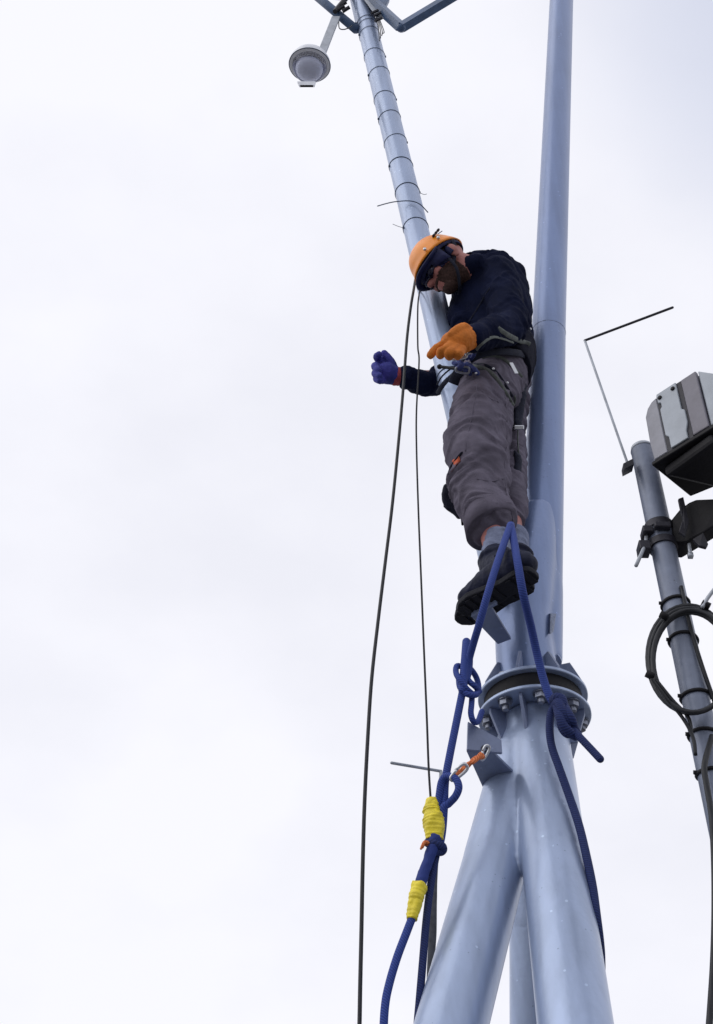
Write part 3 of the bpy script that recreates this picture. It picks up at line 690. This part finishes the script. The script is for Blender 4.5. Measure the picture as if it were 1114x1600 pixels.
# helmet: shell, brim, liner, strap, goggles
hel = None
b = bmesh.new(); seg=56; rows=16; rings=[]
def shell(u, t, gr):
    # t 0 at rim .. 1 crown ; u azimuth, 0=face
    el_ = t*math.pi/2
    rx = .097+gr; ry=.106+gr; rz=.112+gr
    x = math.sin(u)*math.cos(el_)*rx; y = math.cos(u)*math.cos(el_)*ry + .002; z = math.sin(el_)*rz
    drop = -.012*math.cos(u) + -.020*(math.cos(u)<0)*(-math.cos(u))
    z += .020 + (1-t)**3*(.010*math.cos(u) - .004*max(0,-math.cos(u)))
    if t < .18:
        fl = (1-t/.18); k = 1+.055*fl + (.10*fl*max(0,math.cos(u))**3); x*=k; y*=k
    z += .004*math.exp(-(x/.018)**2)*(t>.25)      # centre ridge
    return h(x,y,z)
for gr, rev in ((0,False),(-.006,True)):
    rg = [[b.verts.new(shell(2*math.pi*k/seg, (i/rows), gr)) for k in range(seg)] for i in range(rows)]
    tp = b.verts.new(shell(0,1,gr)); rings.append(rg)
    for i in range(rows-1):
        for k in range(seg):
            f=(rg[i][k], rg[i][(k+1)%seg], rg[i+1][(k+1)%seg], rg[i+1][k]); b.faces.new(f if not rev else f[::-1])
    for k in range(seg):
        f=(rg[-1][k], rg[-1][(k+1)%seg], tp); b.faces.new(f if not rev else f[::-1])
for k in range(seg): b.faces.new((rings[0][0][(k+1)%seg], rings[0][0][k], rings[1][0][k], rings[1][0][(k+1)%seg]))
bmesh.ops.recalc_face_normals(b, faces=b.faces)
hel = obj('helmet', b, 'helmet', man)
b = bmesh.new(); seg=48; rr_=[]
for i in range(5):
    zz_ = .036 - .028*i; rr_.append([b.verts.new(h(math.sin(2*math.pi*k/seg)*(.090-.003*i), math.cos(2*math.pi*k/seg)*(.101-.003*i)+.002, zz_ - .012*max(0,-math.cos(2*math.pi*k/seg)) + (.012*i*max(0,math.cos(2*math.pi*k/seg))))) for k in range(seg)])
for i in range(4):
    for k in range(seg):
        if i>=3 or (i==2 and (k<6 or k>41 or 14<k<34)) or (i>=1 and 10<k<38): continue
        b.faces.new((rr_[i][k], rr_[i][(k+1)%seg], rr_[i+1][(k+1)%seg], rr_[i+1][k]))
lo = obj('liner_band', b, 'liner', hel); sm = lo.modifiers.new('s','SOLIDIFY'); sm.thickness=.006
b = bmesh.new()
for s in (1,-1):
    tube(b, spline([h(s*.088,.02,.01),h(s*.083,.020,-.03),h(s*.066,.030,-.085),h(s*.024,.050,-.118),h(0,.052,-.121)],6), .0065, seg=10, flat=.4, ref=ear)
    tube(b, spline([h(s*.088,-.05,.005),h(s*.082,-.025,-.03),h(s*.064,.020,-.062)],6), .006, seg=10, flat=.4, ref=ear)
split('chin_strap', b, 'web', hel)
b = bmesh.new(); tube(b, spline([h(.090,.022,.018),h(.082,.055,.012),h(.045,.108,.014),h(0,.122,.016),h(-.045,.108,.014),h(-.085,.05,.012)],6), .013, seg=10, flat=.5, ref=crown); obj('goggle_strap', b, 'liner', hel)
b = bmesh.new()
for (x,y,z) in ((.100,-.012,.040),(.090,.055,.045)): tube(b, [h(x,y,z), h(x+.007,y,z)], .006, seg=12)
split('helmet_rivet', b, 'alu', hel)
b = bmesh.new()
for k in range(3): ball(b, h(.088+.002*k,-.05+.016*k,.075-.004*k), 1, HM, (.008,.009,.004), 12)
split('vent_hole', b, 'dark', hel)

# ------------------------------------------------------------------ ropes and cables
c1 = rope('black_cable', [(648,436,2.96),(643,470,2.93),(636,520,2.92),(629,610,2.92),(621,700,2.91),(612,790,2.90),(601,880,2.89),(590,970,2.88),(580,1060,2.87),(574,1150,2.86),(569,1250,2.86),(566,1350,2.86),(564,1450,2.86),(562,1540,2.86),(560,1640,2.86),(556,1900,2.86)], .0058, 'cable')
# continue to the ground
def to_ground(name, px, r, m, extra, label, cat, group=None, seg=12):
    pts = [P(*p) for p in px]; e = pts[-1]; d = (pts[-1]-pts[-2]).normalized()
    for k in range(1,6):
        f = k/5; pts.append(Vector((e.x+extra[0]*f, e.y+extra[1]*f, e.z*(1-f)+.01*f)))
    return tag(obj(name, T(spline(pts,6), r, seg=seg), m), label, cat, group)
bpy.data.objects.remove(c1)
to_ground('black_cable', [(650,425,2.985),(646,450,2.94),(641,480,2.92),(635,530,2.92),(629,610,2.92),(621,700,2.91),(612,790,2.90),(601,880,2.89),(590,970,2.88),(580,1060,2.87),(574,1150,2.86),(569,1250,2.86),(566,1350,2.86),(564,1450,2.86),(562,1540,2.86),(560,1640,2.86)], .0050, 'cable', (-.03,.05), 'long black cable hanging from the left pole beside the climber\'s helmet down to the ground', 'cable')
ctop = on_left(462)+Vector((-.048,-.02,0))
tag(obj('thin_cord', T(spline([ctop, P(652,480,2.93), P(652,540,2.925), P(654,565,2.925), P(650,640,2.92), P(650,700,2.915), P(653,800,2.90), P(657,900,2.88), P(661,1000,2.86), P(666,1120,2.84), P(669,1200,2.83), P(673,1262,2.82)],7), .0029, seg=8), 'cord'), 'thin black cord running from the pole by the helmet down to the yellow tape wrap', 'cord')
# blue rope: loop over the boot, one leg down to the tape bundle, other down behind
tag(obj('blue_rope', T(spline([P(797,820,2.70),P(789,842,2.67),P(776,880,2.63),P(762,925,2.62),P(748,975,2.66),P(739,1005,2.71),P(731,1035,2.75),P(722,1080,2.76),P(712,1130,2.77),P(702,1180,2.78),P(695,1220,2.79),P(693,1262,2.80),P(690,1300,2.81),P(684,1330,2.82)],7), [.0100]*92, seg=14), 'rope'),
    'bright blue rope slanting from trouser cuff past boot toe to the yellow tape', 'rope')
tag(obj('blue_rope', T(spline([P(797,820,2.71),P(803,850,2.67),P(809,885,2.63),P(817,930,2.65),P(828,975,2.74),P(838,1020,2.80),P(848,1060,2.82),P(858,1088,2.82),P(868,1100,2.82)],7), .0112, seg=14), 'rope'),
    'blue rope slanting from trouser cuff over the mast to the flange knot', 'rope')
# knot at right with tail
kn = thing('rope_knot', 'bulky dark blue rope knot with stiff tail on right side of flange', 'rope', P(872,1105,2.82))
b = bmesh.new()
tube(b, spline([P(862,1096,2.83),P(868,1090,2.79),P(877,1092,2.78),P(879,1104,2.78),P(876,1122,2.79),P(878,1136,2.80),P(886,1146,2.80),P(893,1141,2.80),P(888,1130,2.78),P(878,1112,2.77),P(872,1098,2.78),P(866,1104,2.81)],7), .0125, seg=14, round_=True)
tube(b, spline([P(869,1102,2.80),P(873,1118,2.77),P(880,1134,2.77),P(892,1146,2.78),P(898,1150,2.79)],7), .012, seg=14, round_=True)
tube(b, spline([P(880,1100,2.80),P(886,1112,2.77),P(893,1125,2.77),P(897,1138,2.79),P(902,1147,2.80)],7), .011, seg=14, round_=True)
split('strand', b, 'roped', kn)
obj('tail', T(spline([P(892,1138,2.79),P(908,1155,2.77),P(924,1172,2.76),P(937,1186,2.75)],6), .0098, seg=14, round_=True), 'roped', kn)
# rope going down over right leg
to_ground('blue_rope', [(868,1100,2.83),(861,1112,2.82),(858,1135,2.82),(861,1165,2.82),(873,1200,2.81),(889,1245,2.80),(904,1290,2.78),(916,1340,2.76),(925,1385,2.75),(931,1430,2.74),(936,1470,2.76),(938,1500,2.80),(938,1560,2.84),(936,1620,2.88)], .0105, 'roped', (.05,.05), 'dark blue rope drooping from the flange knot down the right tripod leg', 'rope')
# little blue coil at left of flange
ck = thing('rope_coil', 'small tangled coil of bright blue rope hanging left of the flange', 'rope', P(728,1070,2.78))
b = bmesh.new()
tube(b, spline([P(728,1003,2.76),P(726,1030,2.75),P(724,1055,2.75),P(722,1078,2.75)],7), .0115, seg=14, round_=True)
tube(b, spline([P(733,1024,2.77),P(732,1045,2.76),P(728,1062,2.76)],7), .0095, seg=14, round_=True)
tube(b, spline([P(722,1042,2.77),P(713,1041,2.76),P(712,1052,2.75),P(719,1064,2.74),P(730,1078,2.75),P(742,1086,2.78),P(747,1076,2.80),P(744,1060,2.80),P(736,1047,2.78),P(728,1042,2.78)],8), .0078, seg=14, round_=True)
tube(b, spline([P(716,1062,2.78),P(718,1074,2.76),P(728,1084,2.75),P(740,1086,2.76),P(746,1080,2.79)],8), .0078, seg=14, round_=True)
tube(b, spline([P(724,1050,2.79),P(732,1064,2.76),P(741,1072,2.76),P(748,1080,2.80)],8), .0078, seg=14, round_=True)
tube(b, spline([P(737,1084,2.78),P(736,1100,2.77),P(735,1115,2.77),P(739,1127,2.78),P(746,1127,2.82),P(752,1112,2.86)],8), .0078, seg=14, round_=True)
split('strand', b, 'rope', ck)
# bundle with loop, tape, hanging ropes
bd = thing('rope_bundle', 'bundle of blue ropes whipped with crinkled yellow tape hanging left of the tripod', 'rope', P(680,1310,2.80))
b = bmesh.new()
tube(b, spline([P(700,1256,2.79),P(711,1244,2.77),P(716,1230,2.76),P(711,1217,2.76),P(699,1213,2.77),P(690,1220,2.78),P(686,1240,2.79),P(684,1262,2.80)],8), .0095, seg=14, round_=True)
tube(b, spline([P(700,1256,2.79),P(692,1262,2.79),P(689,1280,2.80),P(686,1300,2.81)],8), .0095, seg=14, round_=True)
split('loop', b, 'rope', bd)
def crinkle(px, rad, seed, name='tape'):
    b = bmesh.new(); pts = spline([P(*p) for p in px], 10); rr = lspline(rad, 10); rr = rr[:len(pts)]
    rr = [r*(1+.07*((i*.37)%1-.5)+random.uniform(-.04,.04)) for i,r in enumerate(rr)]
    pts=spline(pts,2); rr=lspline(rr,2); rr=rr[:len(pts)]; tube(b, pts, rr, seg=30, cap=True); me = bpy.data.meshes.new('t'); b.normal_update(); b.to_mesh(me); b.free()
    folds(me, pts[-1]-pts[0]+CX*.25, .0034, 40, 14, seed); return obj(name, me, 'tape', bd)
crinkle([(674,1249,2.80),(675,1268,2.80),(677,1290,2.80),(678,1312,2.805)], [.014,.024,.026,.022], 3)
crinkle([(655,1382,2.80),(649,1405,2.80),(643,1436,2.80)], [.019,.017,.0125], 8)
b = bmesh.new(); tube(b, spline([P(679,1308,2.80),P(676,1322,2.80),P(668,1345,2.80),P(660,1368,2.80),P(654,1388,2.80)],6), lspline([.021,.019,.016,.017,.017],6), seg=20, flat=.8); me = baked(b,.003,1); folds(me, Z, .0015, 40, 20, 2); obj('sleeve', me, 'rope', bd)
b = bmesh.new(); tube(b, spline([P(668,1317,2.80),P(677,1318,2.79),P(690,1323,2.80),P(689,1330,2.81),P(676,1330,2.80)],6), .011, seg=12, round_=True); obj('lashing', b, 'roped', bd)
b = bmesh.new(); tube(b, spline([P(671,1318,2.79),P(663,1316,2.78),P(659,1323,2.78)],5), .0045, seg=8, round_=True); tube(b, spline([P(668,1320,2.79),P(661,1320,2.79),P(657,1326,2.78)],5), .003, seg=8, round_=True); split('cord_end', b, 'orange', bd)
def down(name, px, r, m, extra, par):
    pts = [P(*p) for p in px]; e = pts[-1]
    for k in range(1,6): f=k/5; pts.append(Vector((e.x+extra[0]*f, e.y+extra[1]*f, e.z*(1-f)+.01*f)))
    return obj(name, T(spline(pts,6), r, seg=14), m, par)
down('hanging_rope', [(644,1432,2.80),(634,1458,2.80),(620,1495,2.80),(608,1535,2.80),(601,1570,2.80),(598,1620,2.80),(596,1700,2.80),(594,1800,2.80)], .0095, 'rope', (-.02,0), bd)
down('hanging_rope', [(683,1325,2.82),(678,1350,2.82),(671,1390,2.82),(665,1440,2.82),(660,1500,2.82),(655,1560,2.82),(650,1620,2.83),(644,1720,2.83),(640,1830,2.83)], .0092, 'roped', (-.05,0), bd)
# orange sling + carabiner between bracket and loop
sl = thing('orange_sling', 'short orange cord sling with steel carabiners joining the lower bracket to the blue loop', 'sling', P(757,1172,2.80))
b = bmesh.new()
for k in range(4):
    o_ = random.uniform(-3,3)
    tube(b, spline([P(752+o_*.5,1180+o_,2.79),P(740+o_*.3,1188-o_,2.775-.004*k),P(728,1197+o_,2.77),P(715+o_*.4,1208-o_,2.765),P(706,1216,2.765)],7), [.0065-.0001*i for i in range(29)], seg=10, round_=True)
split('sling_cord', b, 'orange', sl)
carab(P(757,1176,2.79), CZ+CX*.6, CX*.55+CY*.8, .019, .008, .0038, 'carabiner', 'alu', sl)
carab(P(716,1207,2.755), CZ+CX*.2, CX*.75+CY*.65, .026, .009, .0042, 'carabiner', 'alu', sl)

# L-shaped rods
def lrod(px, rads, label):
    t = thing('bent_rod', label, 'antenna rod', P(*px[-1]))
    b = bmesh.new(); tube(b, [P(*p) for p in px[:2]], rads[0], seg=12, round_=True); obj('tip_rod', b, 'dark' if rads[0]>rads[1] else 'galv', t)
    b = bmesh.new(); tube(b, [P(*p) for p in px[1:]], rads[1], seg=12, round_=True); obj('upright_rod', b, 'galv', t)
    return t
lrod([(611,1192,3.35),(688,1205,3.4),(682,1340,3.42),(672,1520,3.45),(660,1760,3.45)], [.0046,.0050], 'thin bent grey rod poking out behind the blue ropes left of the tripod')
tag(obj('grey_strap', T(spline([P(690,1240,3.3),P(687,1300,3.3),P(680,1345,3.3),P(676,1400,3.3),P(675,1460,3.3),P(671,1530,3.3),P(668,1650,3.3),P(668,1900,3.3)],8), lspline([.002,.003,.007,.011,.011,.009,.009,.009],8), seg=10, flat=.35, ref=CZ), 'gstrap'), 'dark grey flat strap hanging straight down behind the blue rope bundle', 'strap')

# ------------------------------------------------------------------ the second pole with its camera box
PD = 2.40
tp = P(1003, 704, PD); pb = P(1105, 1180, PD-.0); pd = (tp-pb).normalized(); pr = .0285*1.0
pl = thing('camera_pole', 'slim grey pole at the right edge carrying the box camera and a cable coil', 'pole', (pb.x, pb.y, 0))
base = tp + pd*(-tp.z/pd.z)
n=20; pts=[base.lerp(tp,i/n) for i in range(n+1)]
obj('pole', T(pts, [.0335-.003*i/n for i in range(n+1)], seg=40, round_=False), 'pole', pl, 'auto')
b = bmesh.new(); tube(b, [tp+pd*x for x in (-.002,.010,.018,.023)], [.0315,.029,.021,.008], seg=32); obj('pole_cap', b, 'galv', pl)
b = bmesh.new(); bp=Vector((base.x,base.y,.012)); box(b, bp, Vector((.12,0,0)), Vector((0,.12,0)), Z*.012); obj('base_plate', bevel(b), 'pole', pl, False)
def onp(py):
    lo,hi=0.,1.
    for _ in range(40):
        m_=(lo+hi)/2; p=base.lerp(tp,m_); v=ROT.transposed()@(p-Vector((0,0,CAMZ))); y=H0/2+F*v.y/v.z if v.z<0 else 9999
        if y>py: lo=m_
        else: hi=m_
    return base.lerp(tp,m_)
for y in (945,1002,1090,1150,1210):
    c=onp(y); b=bmesh.new(); ring(b,c,pd+Vector((random.uniform(-.1,.1),random.uniform(-.1,.1),0)),.0335,.003,40,6,1.5)
    box(b, c-CX*.034+CY*.004, CX*.005, CY*.004, CZ*.005); obj('cable_tie', b, 'black', pl)
b=bmesh.new(); tube(b, spline([onp(930)+CX*.012-Vector((0,.033,0)), onp(1000)+CX*.012-Vector((0,.036,0)), onp(1060)+CX*.02-Vector((0,.034,0)), onp(1110)+CX*.035-Vector((0,.02,0))],6), .005, seg=10); obj('pole_cable', b, 'cable', pl)
# clamps below the box
b=bmesh.new()
for y, r_ in ((826,.036),(853,.036)):
    c=onp(y); tube(b, [c-pd*.010, c+pd*.010], r_, seg=40)
split('clamp_band', b, 'dark', pl, 'auto')
def blk(c, x, y, z, name, m, par, bv=.002):
    b=bmesh.new(); box(b,c,x,y,z); return obj(name, bevel(b,bv), m, par, False)
hx = Vector((1,0,0)); 
blk(P(1010,833,PD-.01), hx*.013, Vector((0,.02,0)), Z*.010, 'clamp_ear', 'dark', pl)
blk(P(1005,858,PD-.01), hx*.014, Vector((0,.02,0)), Z*.014, 'clamp_ear', 'dark', pl)
b=bmesh.new(); tube(b,[P(993,884,PD-.05),P(1008,850,PD-.02),P(1010,826,PD)], .0046, seg=10); obj('clamp_bolt','x' and b,'galv',pl)
b=bmesh.new(); tube(b,[P(1078,868,PD-.04),P(1075,845,PD-.02)], .0046, seg=10); box(b,P(1078,868,PD-.04),hx*.006,Vector((0,.006,0)),Z*.006); obj('clamp_bolt',b,'galv',pl)
# camera box
O = P(1024,722,2.27); hb = O.z
Ue = PH(1118,664,hb); We = PH(1088,778,hb)
U = (Ue-O); U.z=0; Ud=U.normalized(); Wd = Vector((-Ud.y,Ud.x,0)); 
if Wd.dot(We-O)<0: Wd=-Wd
cb = thing('box_camera', 'chunky grey box camera with a dark underside mounted on the right-hand pole', 'security camera', O)
HH = .205; UL=.165; WL=.17
def bp3(u,v,w): return O + Ud*u + Z*v + Wd*w
def slab(u0,u1,poly_v,w0,w1,name,m,bv=.003):
    pass
# body profile in the (u,v) plane, extruded along Wd
prof=[(0,0),(UL,0),(UL,HH),(.045,HH),(.025,HH-.006),(.007,HH-.022),(-.004,HH-.048),(-.004,.06)]
b=bmesh.new(); prism(b,[bp3(u,v,.004) for u,v in prof], Wd*WL); bevel(b,.010,3); obj('housing', b,'box',cb,'auto')
b=bmesh.new(); prism(b,[bp3(u,v,-.006) for u,v in [(.0,.004),(.040,.004),(.040,HH-.003),(.024,HH-.008),(.009,HH-.022),(-.001,HH-.045),(-.003,.06)]], Wd*.012); bevel(b,.002); obj('end_panel',b,'box',cb,False)
pp=[(.054,.004),(.104,.004),(.104,.03),(.112,.055),(.112,.1),(.104,.108),(.104,HH+.002),(.044,HH+.002),(.044,HH-.03),(.052,HH-.034),(.052,HH-.05),(.046,HH-.056),(.046,.055),(.054,.045)]
b=bmesh.new(); prism(b,[bp3(u,v,-.010) for u,v in pp], Wd*.010); bevel(b,.0015); bpn=obj('back_plate',b,'boxl',cb,False)
b=bmesh.new(); prism(b,[bp3(u,v,-.005) for u,v in [(.041,.002),(.117,.002),(.117,HH),(.041,HH)]], Wd*.0085); obj('back_recess',b,'dark',cb,False)
b=bmesh.new(); prism(b,[bp3(u,v,-.008) for u,v in [(.118,.003),(UL-.001,.003),(UL-.001,HH-.001),(.118,HH-.001)]], Wd*.012); bevel(b,.003,2); obj('side_panel',b,'boxd',cb,False)
b=bmesh.new()
for (u,v) in ((.053,HH-.017),(.094,HH-.015)): tube(b,[bp3(u,v,-.0125),bp3(u,v,-.008)],.006,seg=16)
split('screw_hole',b,'black',bpn)
b=bmesh.new(); prism(b,[bp3(u,v,w) for u,v,w in [(-.006,-.004,-.012),(UL+.02,-.004,-.012),(UL+.02,-.004,WL+.02),(-.006,-.004,WL-.02)]], Z*-.012); bevel(b,.002); obj('underside_tray',b,'black',cb,False)
# sun-shade wing on right side
b=bmesh.new(); prism(b,[bp3(UL+.002,HH,-.004),bp3(UL+.05,HH-.05,-.004),bp3(UL+.05,.0,-.004),bp3(UL+.002,.004,-.004)], Wd*.15); bevel(b,.004,2); obj('front_hood',b,'boxl',cb,False)
# bracket arm under box
b=bmesh.new(); prism(b,[P(1062,795,2.36),P(1075,785,2.34),P(1088,780,2.33),P(1130,778,2.28),P(1130,812,2.30),P(1098,832,2.34),P(1072,848,2.37),P(1050,846,2.38),P(1048,812,2.38)], Vector((0,.06,0))); bevel(b,.004,2); obj('bracket_arm',b,'black',cb,False)
b=bmesh.new(); prism(b,[P(1059,779,2.33),P(1067,776,2.33),P(1076,815,2.34),P(1070,838,2.34),P(1060,830,2.34),P(1066,812,2.34)], Vector((0,.008,0))); bevel(b,.001); obj('bracket_rib',b,'dark',cb,False)
b=bmesh.new(); prism(b,[P(1082,842,2.34),P(1098,832,2.33),P(1106,850,2.33),P(1103,855,2.33),P(1092,852,2.33)], Vector((0,.01,0))); bevel(b,.001); obj('bracket_rib',b,'dark',cb,False)
blk(P(1034,822,2.36), hx*.02, Vector((0,.01,0)), Z*.008, 'clamp_lip', 'dark', cb)
b=bmesh.new(); prism(b,[bp3(.01,-.016,.01),bp3(UL,-.016,-.005),bp3(UL,-.016,WL),bp3(.09,-.016,WL)], Z*-.035); bevel(b,.01,2); obj('lower_shroud',b,'black',cb,False)
# bent rod by the box
t = thing('bent_rod', 'thin bent rod standing on the clamp block beside the box camera', 'antenna rod', P(978,724,2.38))
b=bmesh.new(); tube(b,[P(1050,480.5,2.18),P(913,532,2.30)],.0036,seg=12,round_=True); obj('tip_rod',b,'dark',t)  # same rod as the upright; underside shade put into the darker colour
b=bmesh.new(); tube(b,[P(913,532,2.30),P(979,722,2.38)],.0034,seg=12,round_=True); obj('upright_rod',b,'galv',t)
b=bmesh.new(); c=P(979,731,2.375); dx=(P(1001,722,2.39)-P(972,737,2.37)); dx.normalize(); dz=dx.cross(Vector((0,1,0))).normalized(); box(b,c+dx*.003,dx*.022,Vector((0,.014,0)),Z*.011); obj('rod_clamp',bevel(b,.001),'dark',t,False)
# coiled cable hung on pole
co = thing('cable_coil', 'loose coil of thick black cable tied round the right-hand pole', 'cable coil', P(1062,1030,2.3))
def loop(dx,dy,dr,r,D0):
    pts=[]
    for i in range(40):
        u=2*math.pi*i/40; x=1078+dx+(64+dr)*math.cos(u); y=1032+dy-(82+dr)*math.sin(u)+ (x-1078)*.05
        pts.append(P(x,y,D0-.02*math.cos(u)))
    pts.append(pts[0]); b=bmesh.new(); tube(b,pts,r,seg=12,cap=False); return b
for k,(dx,dy,dr,D0) in enumerate(((0,0,0,2.345),(2,3,-4,2.335),(-1,-2,2,2.350),(3,1,-2,2.328))):
    b=loop(dx,dy,dr,.0056,D0); obj('cable_turn',b,'cable',co)
b=bmesh.new(); tube(b, spline([P(1016,1058,2.33),P(1040,1090,2.335),P(1066,1122,2.345),P(1082,1152,2.35),P(1086,1180,2.355)],7), .0042, seg=10); tube(b, spline([P(1024,1062,2.33),P(1050,1094,2.335),P(1074,1120,2.345),P(1080,1144,2.35)],7), .0042, seg=10); split('cable_tail',b,'cable',co)
b=bmesh.new()
for (x,y) in ((1015,1055),(1037,962),(1102,945)): tube(b,[P(x-6,y-3,2.33),P(x+6,y+3,2.33)],.009,seg=10)
split('coil_tie',b,'black',co)
b=bmesh.new(); tube(b, spline([P(1096,950,2.33),P(1106,933,2.32),P(1120,915,2.31)],5), .0048, seg=10); obj('cable_tail',b,'galv',co)

to_ground('hanging_cable', [(1112,1150,2.36),(1100,1195,2.35),(1103,1225,2.35),(1111,1275,2.35),(1115,1340,2.35),(1116,1420,2.35),(1114,1500,2.35),(1109,1580,2.35),(1103,1660,2.35),(1096,1760,2.35),(1090,1880,2.35)], .0065, 'cable', (.0,.05), 'black cable sagging at the right edge below the cable coil', 'cable')
